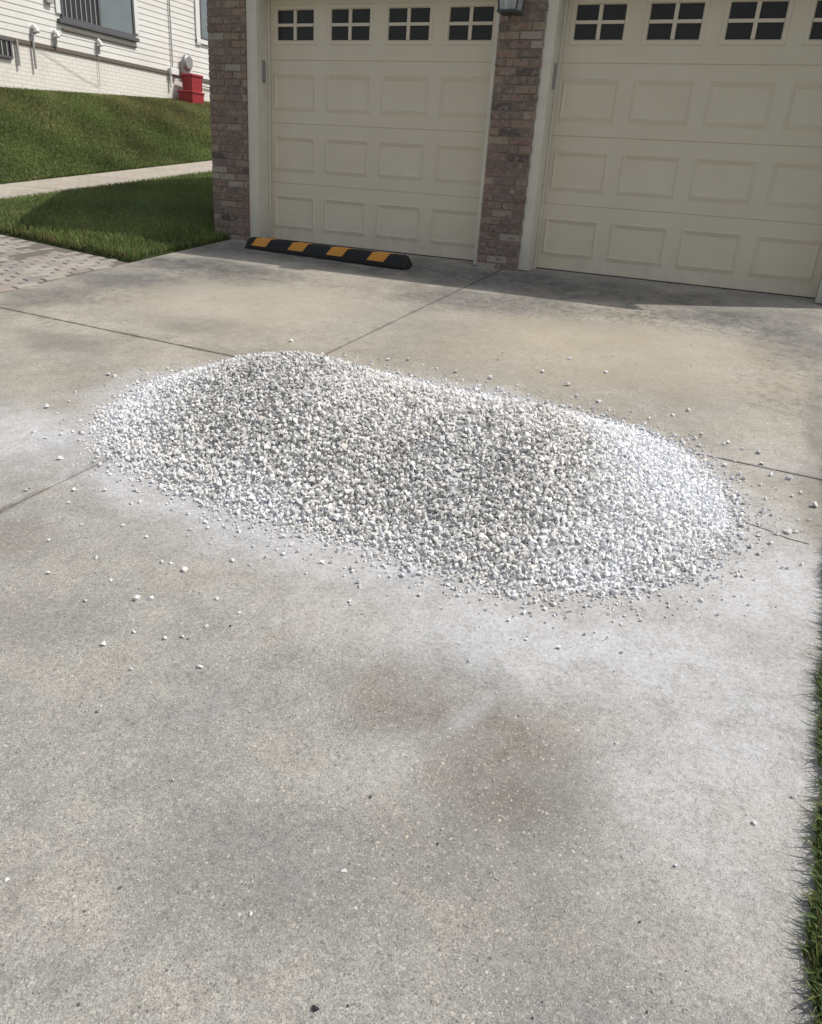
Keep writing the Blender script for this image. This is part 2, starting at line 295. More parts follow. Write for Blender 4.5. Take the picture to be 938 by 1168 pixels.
# ------------------------------------------------------------------ mesh helpers
class MB:
    def __init__(s): s.v = []; s.f = []
    def quad(s, a, b, c, d): n = len(s.v); s.v += [a, b, c, d]; s.f.append((n, n+1, n+2, n+3)); return s
    def poly(s, pts): n = len(s.v); s.v += list(pts); s.f.append(tuple(range(n, n+len(pts)))); return s
    def box(s, x0, x1, y0, y1, z0, z1):
        n = len(s.v)
        s.v += [(x0, y0, z0), (x1, y0, z0), (x1, y1, z0), (x0, y1, z0), (x0, y0, z1), (x1, y0, z1), (x1, y1, z1), (x0, y1, z1)]
        s.f += [tuple(n+i for i in q) for q in ((0, 3, 2, 1), (4, 5, 6, 7), (0, 1, 5, 4), (1, 2, 6, 5), (2, 3, 7, 6), (3, 0, 4, 7))]; return s
    def cbox(s, x0, x1, y0, y1, z0, z1, c):            # chamfered box
        bm = bmesh.new(); bmesh.ops.create_cube(bm, size=1)
        for v in bm.verts: v.co = ((x0+x1)/2+v.co.x*(x1-x0), (y0+y1)/2+v.co.y*(y1-y0), (z0+z1)/2+v.co.z*(z1-z0))
        bmesh.ops.bevel(bm, geom=list(bm.edges), offset=c, segments=1, affect='EDGES')
        return s.bm(bm)
    def bm(s, bm):
        n = len(s.v); bm.verts.index_update()
        s.v += [tuple(v.co) for v in bm.verts]; s.f += [tuple(n+v.index for v in f.verts) for f in bm.faces]; bm.free(); return s
    def tube(s, pts, r, seg=8, cap=True):
        pts = [Vector(p) for p in pts]; n0 = len(s.v); rs = r if isinstance(r, (list, tuple)) else [r]*len(pts)
        for i, p in enumerate(pts):
            d = (pts[min(i+1, len(pts)-1)]-pts[max(i-1, 0)]).normalized()
            a = d.cross(Vector((0, 0, 1))); a = a if a.length > 1e-3 else d.cross(Vector((0, 1, 0))); a.normalize(); b = d.cross(a)
            for j in range(seg):
                t = 2*math.pi*j/seg; s.v.append(tuple(p+rs[i]*(math.cos(t)*a+math.sin(t)*b)))
        for i in range(len(pts)-1):
            for j in range(seg):
                s.f.append((n0+i*seg+j, n0+(i+1)*seg+j, n0+(i+1)*seg+(j+1) % seg, n0+i*seg+(j+1) % seg))
        if cap: s.f += [tuple(n0+j for j in range(seg)), tuple(n0+(len(pts)-1)*seg+j for j in reversed(range(seg)))]
        return s
    def mesh(s, name, mat):
        me = bpy.data.meshes.new(name); me.from_pydata(s.v, [], s.f); me.materials.append(M[mat])
        bm = bmesh.new(); bm.from_mesh(me); bmesh.ops.recalc_face_normals(bm, faces=bm.faces); bm.to_mesh(me); bm.free(); return me
    def build(s, name, mat, parent=None): return link(name, s.mesh(name, mat), parent)

def link(name, me, parent=None):
    o = bpy.data.objects.new(name, me); COL.objects.link(o)
    if parent is not None: o.parent = parent
    return o
def tag(o, label=None, cat=None, group=None, kind=None):
    for k, v in (('label', label), ('category', cat), ('group', group), ('kind', kind)):
        if v: o[k] = v
    return o
def empty(name, loc=(0, 0, 0), rz=0.0):
    o = bpy.data.objects.new(name, None); COL.objects.link(o); o.location = loc; o.rotation_euler.z = rz; o.empty_display_size = 0.1; return o
def fast_mesh(name, verts, faces, mat, cols=None):
    """verts (n,3), faces: (m,3) triangles, cols (n,3) per vertex"""
    me = bpy.data.meshes.new(name); n, m = len(verts), len(faces)
    me.vertices.add(n); me.vertices.foreach_set('co', np.ascontiguousarray(verts, dtype=np.float32).ravel())
    me.loops.add(m*3); me.loops.foreach_set('vertex_index', np.ascontiguousarray(faces, dtype=np.int32).ravel())
    me.polygons.add(m); me.polygons.foreach_set('loop_start', np.arange(0, m*3, 3, dtype=np.int32))
    me.update(calc_edges=True)
    if cols is not None:
        at = me.attributes.new('Col', 'FLOAT_COLOR', 'POINT')
        at.data.foreach_set('color', np.concatenate([cols, np.ones((n, 1))], 1).astype(np.float32).ravel())
    me.materials.append(M[mat]); me.polygons.foreach_set('use_smooth', np.zeros(m, dtype=bool)); return me

def sstep(t): t = np.clip(t, 0, 1); return t*t*(3-2*t)

# ------------------------------------------------------------------ terrain
DX0, DX1 = -0.33, 5.19                                  # driveway edges
PX0, PX1 = -5.45, -3.95                                 # path edges
HX = -9.5                                               # wall of the neighbouring house
def drive_z(y): return -0.02+0.10*(np.clip(y, -16, 14)+0.1)
def paver_edge(x): return -1.60-0.215*(x+0.45)
def left_z(x, y):
    t = np.clip((-0.36-x)/1.0, 0, 1); return -0.02+(0.10+0.01*t)*(np.clip(y, -16, 14)+0.1)
def in_pavers(x, y): return (x > PX1) & (x < DX0) & (y < paver_edge(x)) & (y > -4.6)
def terrain_z(x, y):
    x = np.asarray(x, float); y = np.asarray(y, float)
    rs = 0.012+0.060*sstep((-0.36-x)/0.6)*sstep((y-paver_edge(x)+0.02)/0.45) 
    rs = np.where(x < -3.9, 0.072, rs)
    zl = left_z(x, y)+rs
    zl = np.where(in_pavers(x, y-0.05), left_z(x, y)-0.13, zl)
    zl = np.where((x > PX0+0.02) & (x < PX1-0.02), zl-0.09, zl)
    zb = 1.74+0.062*(np.clip(y, -6, 14)-5.0)
    t = (PX0-x)/(PX0-HX)
    zl = np.where(x <= PX0, zl+(zb-zl)*(0.55*sstep(t)+0.45*np.clip(t, 0, 1)), zl)
    zr = drive_z(y)-0.015
    z = np.where(x < (DX0+DX1)/2, zl, zr)
    return np.where((x > DX0-0.008) & (x < DX1+0.006), drive_z(y)-0.13, z)

xs = np.concatenate([[-90, -60, -40, -28, -20, -15, -12, -10.5], np.arange(-9.6, PX0-0.05, 0.25), [PX0, PX0+0.03], np.arange(-5.2, -4.2, 0.3), [PX1-0.03, PX1], np.arange(-3.88, -0.42, 0.09), [-0.36, DX0-0.010, DX0-0.006], np.arange(0, 5, 0.6), [DX1+0.004, DX1+0.008], np.arange(5.2, 7.0, 0.15), [7.5, 8.5, 10, 13, 18, 28, 45, 70, 100]])
ys = np.concatenate([[-90, -60, -40, -28, -20, -16, -13, -10, -8], np.arange(-7, 3, 0.1), np.arange(3, 12, 0.3), [12, 14, 18, 25, 40, 60, 95]])
gx, gy = np.meshgrid(xs, ys); gz = terrain_z(gx, gy)
nz = (np.sin(gx*3.1+1)*np.sin(gy*2.7)+np.sin(gx*1.3+gy*1.9))*0.008; gz = gz+np.where((gx < DX0-0.5) | (gx > DX1+.1), nz, 0)
nx_, ny_ = len(xs), len(ys)
idx = np.arange(nx_*ny_).reshape(ny_, nx_)
a, b, c, d = idx[:-1, :-1].ravel(), idx[:-1, 1:].ravel(), idx[1:, 1:].ravel(), idx[1:, :-1].ravel()
ter = fast_mesh('lawn_ground', np.stack([gx.ravel(), gy.ravel(), gz.ravel()], 1), np.concatenate([np.stack([a, b, c], 1), np.stack([a, c, d], 1)]), 'soil')
ter.polygons.foreach_set('use_smooth', np.ones(len(ter.polygons), dtype=bool))
tag(link('lawn_ground', ter), kind='structure')

# ------------------------------------------------------------------ driveway: concrete slabs with open joints
drive = tag(empty('driveway'), kind='structure')
jy = lambda x: -3.29-0.062*x                            # joint across the drive
jx = lambda y: 2.565+0.028*(y+1.3)                      # joint along the drive
G = 0.0055
def slab(x_lo, x_hi, y_lo, y_hi):
    """x_lo.. are functions giving the slab's edges; the top follows the fall of the drive"""
    pts = []
    n = 24
    c00 = (x_lo, y_lo); 
    def corner(fx, fy):
        x = fx(0); y = fy(x)
        for _ in range(6): x = fx(y); y = fy(x)
        return x, y
    A, B, C_, D_ = corner(x_lo, y_lo), corner(x_hi, y_lo), corner(x_hi, y_hi), corner(x_lo, y_hi)
    cx = sum(p[0] for p in (A, B, C_, D_))/4; cy = sum(p[1] for p in (A, B, C_, D_))/4
    m = MB(); ch = 0.002
    outer = [A, B, C_, D_]
    inner = [(p[0]+math.copysign(ch, cx-p[0]), p[1]+math.copysign(ch, cy-p[1])) for p in outer]
    top = [(x, y, float(drive_z(y))) for x, y in inner]; rim = [(x, y, float(drive_z(y))-ch) for x, y in outer]; bot = [(x, y, float(drive_z(y))-0.11) for x, y in outer]
    m.poly(top); m.poly(bot[::-1])
    for i in range(4):
        j = (i+1) % 4
        m.quad(top[i], rim[i], rim[j], top[j]); m.quad(rim[i], bot[i], bot[j], rim[j])
    return m.build('slab', 'concrete', drive)
cst = lambda v: (lambda t: v)
off = lambda f, o: (lambda t: f(t)+o)
for (xl, xh) in ((cst(DX0), off(jx, -G)), (off(jx, G), cst(DX1))):
    slab(xl, xh, off(jy, G), cst(0.06)); slab(xl, xh, cst(-7.4+G), off(jy, -G)); slab(xl, xh, cst(-12), cst(-7.4-G))
m = MB(); m.quad((DX0+.01, -11.9, float(drive_z(-11.9))-.030), (DX1-.01, -11.9, float(drive_z(-11.9))-.030), (DX1-.01, .05, float(drive_z(.05))-.030), (DX0+.01, .05, float(drive_z(.05))-.030))
m.build('joint_filler', 'joint', drive)
# hairline crack that runs off the gravel to the right edge
ck = MB(); pts = [(4.72, -4.03), (4.79, -4.09), (4.85, -4.08), (4.92, -4.15), (4.99, -4.17), (5.05, -4.20), (5.125, -4.21)]
for (x0, y0), (x1, y1) in zip(pts, pts[1:]):
    w = 0.0022; z0, z1 = float(drive_z(y0))+.0012, float(drive_z(y1))+.0012
    ck.quad((x0, y0-w, z0), (x1, y1-w, z1), (x1, y1+w, z1), (x0, y0+w, z0))
ck.build('crack', 'joint', drive)

# ------------------------------------------------------------------ footpath beside the garage
path = tag(empty('footpath'), kind='structure')
for i in range(12):
    y0, y1 = -3.2+i*1.5+0.005, -3.2+(i+1)*1.5-0.005
    mm = MB(); q = []
    for (x, y) in ((PX0, y0), (PX1, y0), (PX1, y1), (PX0, y1)): q.append((x, y, float(left_z(x, y))+0.072))
    lo = [(x, y, z-0.08) for x, y, z in q]; mm.poly(q); mm.poly(lo[::-1])
    for k in range(4): mm.quad(q[k], lo[k], lo[(k+1) % 4], q[(k+1) % 4])
    mm.build('path_slab', 'path', path)

# ------------------------------------------------------------------ paver walk
pw = tag(empty('paver_walk'), kind='structure')
mm = MB(); e = 0.02
qs = [(DX0-.012, -4.6), (DX0-.012, float(paver_edge(DX0))-e), (PX1+.01, float(paver_edge(PX1))-e), (PX1+.01, -4.6)]
top = [(x, y, float(left_z(x, y))-.012) for x, y in qs]; bot = [(x, y, z-.08) for x, y, z in top]
mm.poly(top[::-1]); mm.poly(bot)
for k in range(4): mm.quad(top[k], top[(k+1) % 4], bot[(k+1) % 4], bot[k])
mm.build('sand_bed', 'sand', pw)
L_, W_ = 0.190, 0.095
pm = MB().cbox(-L_/2+.005, L_/2-.005, -W_/2+.004, W_/2-.004, -0.05, 0.0, 0.006).mesh('paver', 'paver')
ang = -0.21+math.pi/2; far = MB(); cand = []
for r_ in range(-48, 48):
    for c_ in range(-22, 22):
        u = (c_+(0.5 if r_ % 2 else 0))*L_; v = r_*W_
        x = -1.4+u*math.cos(ang)-v*math.sin(ang); y = -2.4+u*math.sin(ang)+v*math.cos(ang)
        if not (PX1+.1 < x < DX0-0.062 and -4.5 < y < float(paver_edge(x))-0.07): continue
        cand.append((abs(x-(-1.0))*0.8+abs(y+2.2), x, y))
cand.sort()
slope = math.atan(0.105)
for k, (_, x, y) in enumerate(cand):
    z = float(left_z(x, y))+random.uniform(-.003, .002)
    R_ = Matrix.Translation((x, y, z)) @ Matrix.Rotation(slope+random.gauss(0, .008), 4, 'X') @ Matrix.Rotation(ang+random.gauss(0, .008), 4, 'Z')
    if k < 295:
        o = link('paver', pm, pw); o.matrix_world = R_
    else:
        n0 = len(far.v); far.v += [tuple(R_ @ v.co) for v in pm.vertices]; far.f += [tuple(n0+i for i in p.vertices) for p in pm.polygons]
tag(far.build('paver_field', 'paver', pw), kind='stuff')

# ------------------------------------------------------------------ garage
FY = -0.22                                              # brick face
D1, D2, DW, SH = 0.0, 2.824, 2.312, 0.533              # doors
gar = tag(empty('garage', (2.5, 0, 0)), 'brick double garage with two closed almond panelled doors', 'garage')
ORG = Vector((2.5, 0, 0))
def gpart(mb, name, mat, parent=None):
    o = mb.build(name, mat, parent or gar)
    if parent is None: o.matrix_parent_inverse = Matrix.Translation(-ORG)
    return o
WX0, WX1 = -0.545, 5.45
WT = 2.62
piers = [(WX0, -0.122), (2.352, 2.738), (5.192, WX1)]
cw = MB()
for (x0, x1) in piers: cw.box(x0+.004, x1-.004, FY+.008, 0.22, -0.35, 2.1745)
cw.box(WX0+.004, WX1-.004, FY+.008, 0.22, 2.1755, WT)
gpart(cw, 'front_wall', 'mortar')
sw = MB(); sw.box(WX0, WX0+.2, 0.221, 6.3, -0.4, WT); sw.box(WX1-.2, WX1, 0.221, 6.3, -0.4, WT); sw.box(WX0+.201, WX1-.201, 6.1, 6.3, -0.4, WT)
gpart(sw, 'side_wall', 'brickwork')
# bricks
CH = 0.0635; BL = 0.19
bcache = {}
def brick(x0, x1, z0):
    ln = round(x1-x0, 3)
    if ln not in bcache: bcache[ln] = MB().cbox(-ln/2, ln/2, 0, .09, 0, CH-.010, .003).mesh('brick', 'brick')
    o = link('brick', bcache[ln], gar); o.matrix_parent_inverse = Matrix.Translation(-ORG)
    o.location = ((x0+x1)/2, FY+random.uniform(-.004, .003), z0+random.uniform(-.0012, .0012)); o.rotation_euler = (random.gauss(0, .010), random.gauss(0, .004), random.gauss(0, .008))
for (x0, x1) in piers:
    r_ = 0; z = -0.045
    while z < 2.16:
        x = x0+(-BL/2 if r_ % 2 else 0.0)
        while x < x1-0.004:
            a_, b_ = max(x, x0), min(x+BL-.010, x1)
            if b_-a_ > 0.02: brick(a_, b_, z)
            x += BL
        z += CH; r_ += 1
hdr = MB(); hdr.box(WX0+.002, WX1-.002, FY-.002, FY+.006, 2.178, WT-.002); gpart(hdr, 'header_brickwork', 'brickwork')
# roof (ridge along the front)
EY, EZ, PT = -0.27, 2.66, 0.95
RYc, BY = 3.15, 6.55
rz = EZ+PT*(RYc-EY)
rf = MB(); x0, x1 = -0.72, 5.70; th = 0.09
prof = [(EY, EZ), (RYc, rz), (BY, EZ), (BY, EZ-th), (RYc, rz-th-.03), (EY, EZ-th)]
P0 = [(x0, y, z) for y, z in prof]; P1 = [(x1, y, z) for y, z in prof]
for i in range(6): rf.quad(P0[i], P0[(i+1) % 6], P1[(i+1) % 6], P1[i])
rf.quad(P0[0], P0[5], P0[4], P0[1]); rf.quad(P0[1], P0[4], P0[3], P0[2]); rf.quad(P1[0], P1[1], P1[4], P1[5]); rf.quad(P1[1], P1[2], P1[3], P1[4])
roof = gpart(rf, 'roof', 'shingle')
gb = MB()
for xx in (WX0+.02, WX1-.12):
    tri = [(0.0, WT+.001), (RYc, rz-th-.05), (6.3, WT+.001)]
    A_ = [(xx, y, z) for y, z in tri]; B_ = [(xx+.1, y, z) for y, z in tri]
    gb.poly(A_[::-1]); gb.poly(B_)
    for i in range(3): gb.quad(A_[i], A_[(i+1) % 3], B_[(i+1) % 3], B_[i])
gpart(gb, 'gable', 'siding')
gpart(MB().box(x0, x1, EY-.022, EY-.002, EZ-th-.05, EZ-.005), 'fascia', 'trim')
# trim and jambs
FT = -0.195
def piece(name, mat, *b, ch=0.003, parent=None): return gpart(MB().cbox(*b, ch), name, mat, parent)
for (dx, wl, wr) in ((D1, 0.116, 0.038), (D2, 0.098, 0.054)):
    xl = dx-0.004; xr = dx+DW+0.0
    outl = xl-wl
    piece('door_trim', 'trim', outl, xl, FT, FT+.03, -.022, 2.13)
    piece('door_jamb', 'trim', xl-.04, xl+.002, FT+.031, 0.02, -.022, 2.13)
    piece('door_stop', 'trim', xl+.003, dx+.020, -.030, -.004, -.02, 2.119)
    piece('door_trim', 'trim', xr, xr+wr, FT, FT+.03, -.022, 2.13)
    piece('door_jamb', 'trim', xr+.001, xr+.04, FT+.031, 0.02, -.022, 2.13)
    piece('door_trim', 'trim', outl, xr+wr, FT-.002, FT+.03, 2.131, 2.174)
    piece('door_jamb', 'trim', xl+.003, xr-.001, FT+.031, .02, 2.12, 2.17)
    piece('lock_plate', 'steel', xl+.0025, xl+.010, -.120, -.070, 1.40, 1.585, ch=.002)
def rect(x0, x1, z0, z1, y): return [(x0, y, z0), (x1, y, z0), (x1, y, z1), (x0, y, z1)]
def ring(mb, A, B):
    for i in range(4): j = (i+1) % 4; mb.quad(A[i], A[j], B[j], B[i])
def inset(x0, x1, z0, z1, d): return x0+d, x1-d, z0+d, z1-d
def garage_door(dx):
    g = empty('garage_door'); g.parent = gar; g.matrix_parent_inverse = Matrix.Translation(-ORG); g.location = (dx, 0, 0)
    pitch = DW/4; PWH = 0.236
    hl = [( (c+.5)*pitch-PWH, (c+.5)*pitch+PWH) for c in range(4)]
    meshes = {}
    for s in range(4):
        z0, z1 = s*SH+(.005 if s else .0), (s+1)*SH-.004
        h0, h1 = (s*SH+.104, s*SH+.420) if s < 3 else (s*SH+.122, s*SH+.444)
        mb = MB(); xb = sorted([0.0, DW]+[v for p in hl for v in p]); zb = [z0, h0, h1, z1]
        for i in range(len(xb)-1):
            for j in range(3):
                if j == 1 and i % 2 == 1: continue
                mb.quad((xb[i], 0, zb[j]), (xb[i+1], 0, zb[j]), (xb[i+1], 0, zb[j+1]), (xb[i], 0, zb[j+1]))
        # rounded lips at the section joints, then the slab sides
        mb.quad((0, 0, z1), (DW, 0, z1), (DW, .005, z1+.0042), (0, .005, z1+.0042)); mb.quad((0, .005, z0-.0045), (DW, .005, z0-.0045), (DW, 0, z0), (0, 0, z0))
        mb.quad((0, .045, z0), (0, 0, z0), (0, 0, z1), (0, .045, z1)); mb.quad((DW, 0, z0), (DW, .045, z0), (DW, .045, z1), (DW, 0, z1))
        mb.quad((0, .045, z1), (DW, .045, z1), (DW, .045, z0), (0, .045, z0))
        mb.build('door_section', 'door', g)
        for c, (a_, b_) in enumerate(hl):
            if s < 3:
                key = 'p'
                if key not in meshes:
                    w, h = b_-a_, h1-h0; pm_ = MB(); R0 = (0, w, 0, h)
                    A = rect(*R0, 0); B = rect(.014, w-.014, .034, h-.006, -.010); C2 = rect(.017, w-.017, .035, h-.008, -.010); E = rect(.034, w-.034, .041, h-.040, .003); F = rect(.036, w-.036, .043, h-.042, .003)
                    ring(pm_, A, B); ring(pm_, B, C2); ring(pm_, C2, E); ring(pm_, E, F); pm_.quad(*F); meshes[key] = pm_.mesh('raised_panel', 'door')
                o = link('raised_panel', meshes[key], g); o.location = (a_, 0, h0)
            else:
                if 'f' not in meshes:
                    w, h = b_-a_, h1-h0; fm = MB(); R0 = (0, w, 0, h)
                    A = rect(*R0, 0); B = rect(*inset(*R0, .008), -.006); C2 = rect(*inset(*R0, .034), -.006); E = rect(*inset(*R0, .042), .004); F = rect(*inset(*R0, .042), .03)
                    ring(fm, A, B); ring(fm, B, C2); ring(fm, C2, E); ring(fm, E, F)
                    fm.box(w/2-.015, w/2+.015, -.006, .02, .042, h-.042); fm.box(.042, w/2-.0155, -.005, .02, h/2-.012, h/2+.012); fm.box(w/2+.0155, w-.042, -.005, .02, h/2-.012, h/2+.012)
                    meshes['f'] = fm.mesh('window_frame', 'door')
                    pw_, ph_ = w/2-.015-.042, h/2-.012-.042
                    meshes['g'] = MB().box(0.001, pw_-.001, .010, .016, .001, ph_-.001).mesh('pane', 'pane'); meshes['d'] = (w, h)
                o = link('window_frame', meshes['f'], g); o.location = (a_, 0, h0)
                w, h = meshes['d']
                for ix in (0.042, w/2+.015):
                    for iz in (.042, h/2+.012):
                        o = link('pane', meshes['g'], g); o.location = (a_+ix, 0, h0+iz)
    MB().cbox(0.0, DW, .004, .04, -.013, .0, .002).build('bottom_seal', 'seal', g)
    return g
gd1 = garage_door(D1); gd2 = garage_door(D2)
gd1['label'] = 'almond garage door behind the black and yellow parking block'; gd2['label'] = 'almond garage door at the right edge of the picture'

# carriage lantern on the middle pier
lan = tag(empty('wall_lantern', (2.485, FY, 1.855)), 'dark wall lantern with glass panes on the brick pier between the garage doors', 'lantern')
cy = -0.14
MB().cbox(-.03, .03, -.022, -.004, .20, .42, .006).build('back_plate', 'black', lan)
MB().tube([(0, -.02, .36), (0, -.08, .40), (0, cy, .40)], .012).build('arm', 'black', lan)
cg = MB(); hw0, hw1, zb_, zt_ = .070, .098, .045, .34
for sx in (-1, 1):
    for sy in (-1, 1): cg.tube([(sx*hw0, cy+sy*hw0, zb_), (sx*hw1, cy+sy*hw1, zt_)], .008, 6)
cg.cbox(-hw0-.012, hw0+.012, cy-hw0-.012, cy+hw0+.012, zb_-.02, zb_-.001, .004); cg.cbox(-hw1-.012, hw1+.012, cy-hw1-.012, cy+hw1+.012, zt_, zt_+.02, .004)
cg.build('cage', 'black', lan)
for sx, sy in ((0, -1), (1, 0), (-1, 0), (0, 1)):
    g_ = MB(); a0, a1 = hw0-.009, hw1-.009
    if sx == 0: g_.quad((-a0, cy+sy*hw0, zb_), (a0, cy+sy*hw0, zb_), (a1, cy+sy*hw1, zt_), (-a1, cy+sy*hw1, zt_))
    else: g_.quad((sx*hw0, cy-a0, zb_), (sx*hw0, cy+a0, zb_), (sx*hw1, cy+a1, zt_), (sx*hw1, cy-a1, zt_))
    g_.build('glass_pane', 'clear_thin', lan) if 'clear_thin' in M else g_.build('glass_pane', 'clear', lan)
for ox in (-.04, .04): MB().tube([(ox, cy, zb_), (ox, cy, zb_+.12)], .012).build('candle_sleeve', 'bulb', lan)
cap = MB(); cap.poly([(-.13, cy-.13, .361), (.13, cy-.13, .361), (.13, cy+.13, .361), (-.13, cy+.13, .361)][::-1])
for i, (p, q_) in enumerate((((-.13, -.13), (.13, -.13)), ((.13, -.13), (.13, .13)), ((.13, .13), (-.13, .13)), ((-.13, .13), (-.13, -.13)))): cap.poly([(p[0], cy+p[1], .361), (q_[0], cy+q_[1], .361), (0, cy, .46)])
cap.build('cap', 'black', lan)
MB().tube([(0, cy, zb_-.02), (0, cy, zb_-.04), (0, cy, zb_-.06)], [.02, .014, .004], 8).build('finial', 'black', lan)

# ------------------------------------------------------------------ rubber parking block
bx, by, brz, BLEN = 0.09, -0.50, -0.080, 1.80
pb = tag(empty('parking_block', (bx, by, float(drive_z(by)))), 'black rubber parking block with yellow patches lying before the left garage door', 'parking block')
pb.rotation_euler = (math.atan(.10), 0, brz)
hw, tw, hh = .078, .042, .098
def block_prof(x, s=1.0, hs=1.0): return [(x, -hw*s, 0), (x, -hw*s*.97, .022*hs), (x, -tw*s, hh*hs-.012), (x, -tw*s*.7, hh*hs), (x, tw*s*.7, hh*hs), (x, tw*s, hh*hs-.012), (x, hw*s*.97, .022*hs), (x, hw*s, 0)]
bb = MB(); secs = [block_prof(0, .80, .55), block_prof(.018, .94, .86), block_prof(.05)] + [block_prof(.05+i*(BLEN-.1)/12) for i in range(1, 12)] + [block_prof(BLEN-.05), block_prof(BLEN-.018, .94, .86), block_prof(BLEN, .80, .55)]
for A, B in zip(secs, secs[1:]):
    for i in range(7): bb.quad(A[i], B[i], B[i+1], A[i+1])
    bb.quad(A[7], B[7], B[0], A[0])
bb.poly(secs[0]); bb.poly(secs[-1][::-1]); bb.build('body', 'rubber', pb)
for cxp in (.215, .650, 1.090, 1.530):
    yb = MB(); hwp = .088; sk = .045; o_ = .0022
    p0, p1, p2, p3 = (-hw*.90-o_, .036), (-tw-o_, hh-.012+.001), (-tw*.7, hh+o_), (tw*.62, hh+o_)
    st = [(-sk*.9, p0), (-sk*.1, p1), (0.0, p2), (sk*.9, p3)]
    for (s0, A), (s1, B) in zip(st, st[1:]):
        yb.quad((cxp-hwp+s0, A[0], A[1]), (cxp+hwp+s0, A[0], A[1]), (cxp+hwp+s1, B[0], B[1]), (cxp-hwp+s1, B[0], B[1]))
    yb.build('yellow_patch', 'yellow', pb)
for bxp in (.45, 1.31): MB().tube([(bxp, 0, hh-.002), (bxp, 0, hh+.004)], .016, 10).build('bolt_head', 'rubber', pb)

# ------------------------------------------------------------------ neighbouring house
ho = tag(empty('neighbour_house', (HX, 7, 1.9)), 'white siding house on the grass bank with painted foundation and grey windows', 'house')
HO = Matrix.Translation((-HX, -7, -1.9))
def hpart(mb, name, mat, parent=None):
    o = mb.build(name, mat, parent or ho)
    if parent is None: o.matrix_parent_inverse = HO
    return o
HY0, HY1, SZ, HT = 1.0, 15.0, 2.64, 5.6
hpart(MB().box(HX-8, HX, HY0, HY1, -0.6, SZ), 'foundation', 'foundation')
hpart(MB().box(HX-7.97, HX-.03, HY0+.03, HY1-.03, SZ+.001, HT), 'wall_core', 'siding')
hpart(MB().cbox(HX-.03, HX+.034, HY0, HY1, SZ-.070, SZ+.002, .004), 'drip_trim', 'brownm')
nb = int((HT-SZ-.01)/0.115)
for i in range(nb):
    z0 = SZ+.006+i*.115; b = MB(); X1, X0 = HX+.0135, HX+.004
    b.poly([(X0, HY0, z0+.1145), (X1, HY0, z0+.004), (X1-.002, HY0, z0), (HX-.029, HY0, z0), (HX-.029, HY0, z0+.1145)])
    b.poly([(X0, HY1, z0+.1145), (X1, HY1, z0+.004), (X1-.002, HY1, z0), (HX-.029, HY1, z0), (HX-.029, HY1, z0+.1145)][::-1])
    pr = [(X0, z0+.1145), (X1, z0+.004), (X1-.002, z0), (HX-.029, z0), (HX-.029, z0+.1145)]
    for j in range(5):
        (xa, za), (xb_, zb2) = pr[j], pr[(j+1) % 5]; b.quad((xa, HY0, za), (xa, HY1, za), (xb_, HY1, zb2), (xb_, HY0, zb2))
    hpart(b, 'siding_board', 'siding')
hr = MB(); RX = HX-4; prf = [(HX+.35, HT), (RX, HT+2.3), (HX-8.35, HT), (HX-8.35, HT-.12), (RX, HT+2.15), (HX+.35, HT-.12)]
A_ = [(x, HY0-.3, z) for x, z in prf]; B_ = [(x, HY1+.3, z) for x, z in prf]
for i in range(6): hr.quad(A_[i], A_[(i+1) % 6], B_[(i+1) % 6], B_[i])
for S in (A_, B_): hr.quad(S[0], S[1], S[4], S[5]); hr.quad(S[1], S[2], S[3], S[4])
hpart(hr, 'roof', 'shingle')
hg = MB()
for yy in (HY0+.05, HY1-.15):
    t_ = [(HX-.03, HT+.001), (RX, HT+2.1), (HX-7.97, HT+.001)]; A_ = [(x, yy, z) for x, z in t_]; B_ = [(x, yy+.1, z) for x, z in t_]
    hg.poly(A_); hg.poly(B_[::-1])
    for i in range(3): hg.quad(A_[i], A_[(i+1) % 3], B_[(i+1) % 3], B_[i])
hpart(hg, 'gable', 'siding')
def hwindow(y0, y1, z0, z1, frame, panes, sill=True, fw=.06):
    X = HX+.022; g = empty('window'); g.parent = ho; g.matrix_parent_inverse = HO; g.location = (X, y0, z0)
    w, h = y1-y0, z1-z0; f = MB()
    f.cbox(-.02, .035, 0, w, 0, fw, .004); f.cbox(-.02, .035, 0, w, h-fw, h, .004); f.cbox(-.02, .034, 0, fw, fw, h-fw, .004); f.cbox(-.02, .034, w-fw, w, fw, h-fw, .004)
    n = len(panes)
    for i in range(1, n): c = fw+(w-2*fw)*i/n; f.cbox(-.02, .030, c-fw/2, c+fw/2, fw, h-fw, .004)
    f.build('frame', frame, g)
    for i, pm in enumerate(panes):
        a_, b_ = fw+(w-2*fw)*i/n+(fw/2 if i else 0), fw+(w-2*fw)*(i+1)/n-(fw/2 if i < n-1 else 0)
        MB().box(.004, .010, a_+.001, b_-.001, fw+.001, h-fw-.001).build('pane', pm, g)
        if pm == 'dark_glass':
            k = 7
            for j in range(k):
                yj = a_+.012+(b_-a_-.024)*(j+.5)/k
                MB().cbox(.0105, .022, yj-.011, yj+.011, fw+.004, h-fw-.004, .002).build('window_bar', 'grey', g)
    if sill: MB().cbox(-.02, .075, -.10, w+.06, -.075, -.001, .006).build('sill', frame, g)
    return g
hwindow(6.50, 8.58, 3.16, 4.70, 'slate', ['dark_glass', 'glass'])
hpart(MB().cbox(HX+.021, HX+.05, 6.50, 8.60, 2.97, 3.01, .004), 'window_apron', 'brownm')
hpart(MB().cbox(HX+.018, HX+.045, 6.38, 6.497, 3.25, 4.8, .004), 'window_casing', 'white'); hpart(MB().cbox(HX+.018, HX+.045, 8.583, 8.70, 3.25, 4.8, .004), 'window_casing', 'white')
hwindow(10.86, 11.9, 3.50, 4.9, 'slate', ['glass'], False, .05)
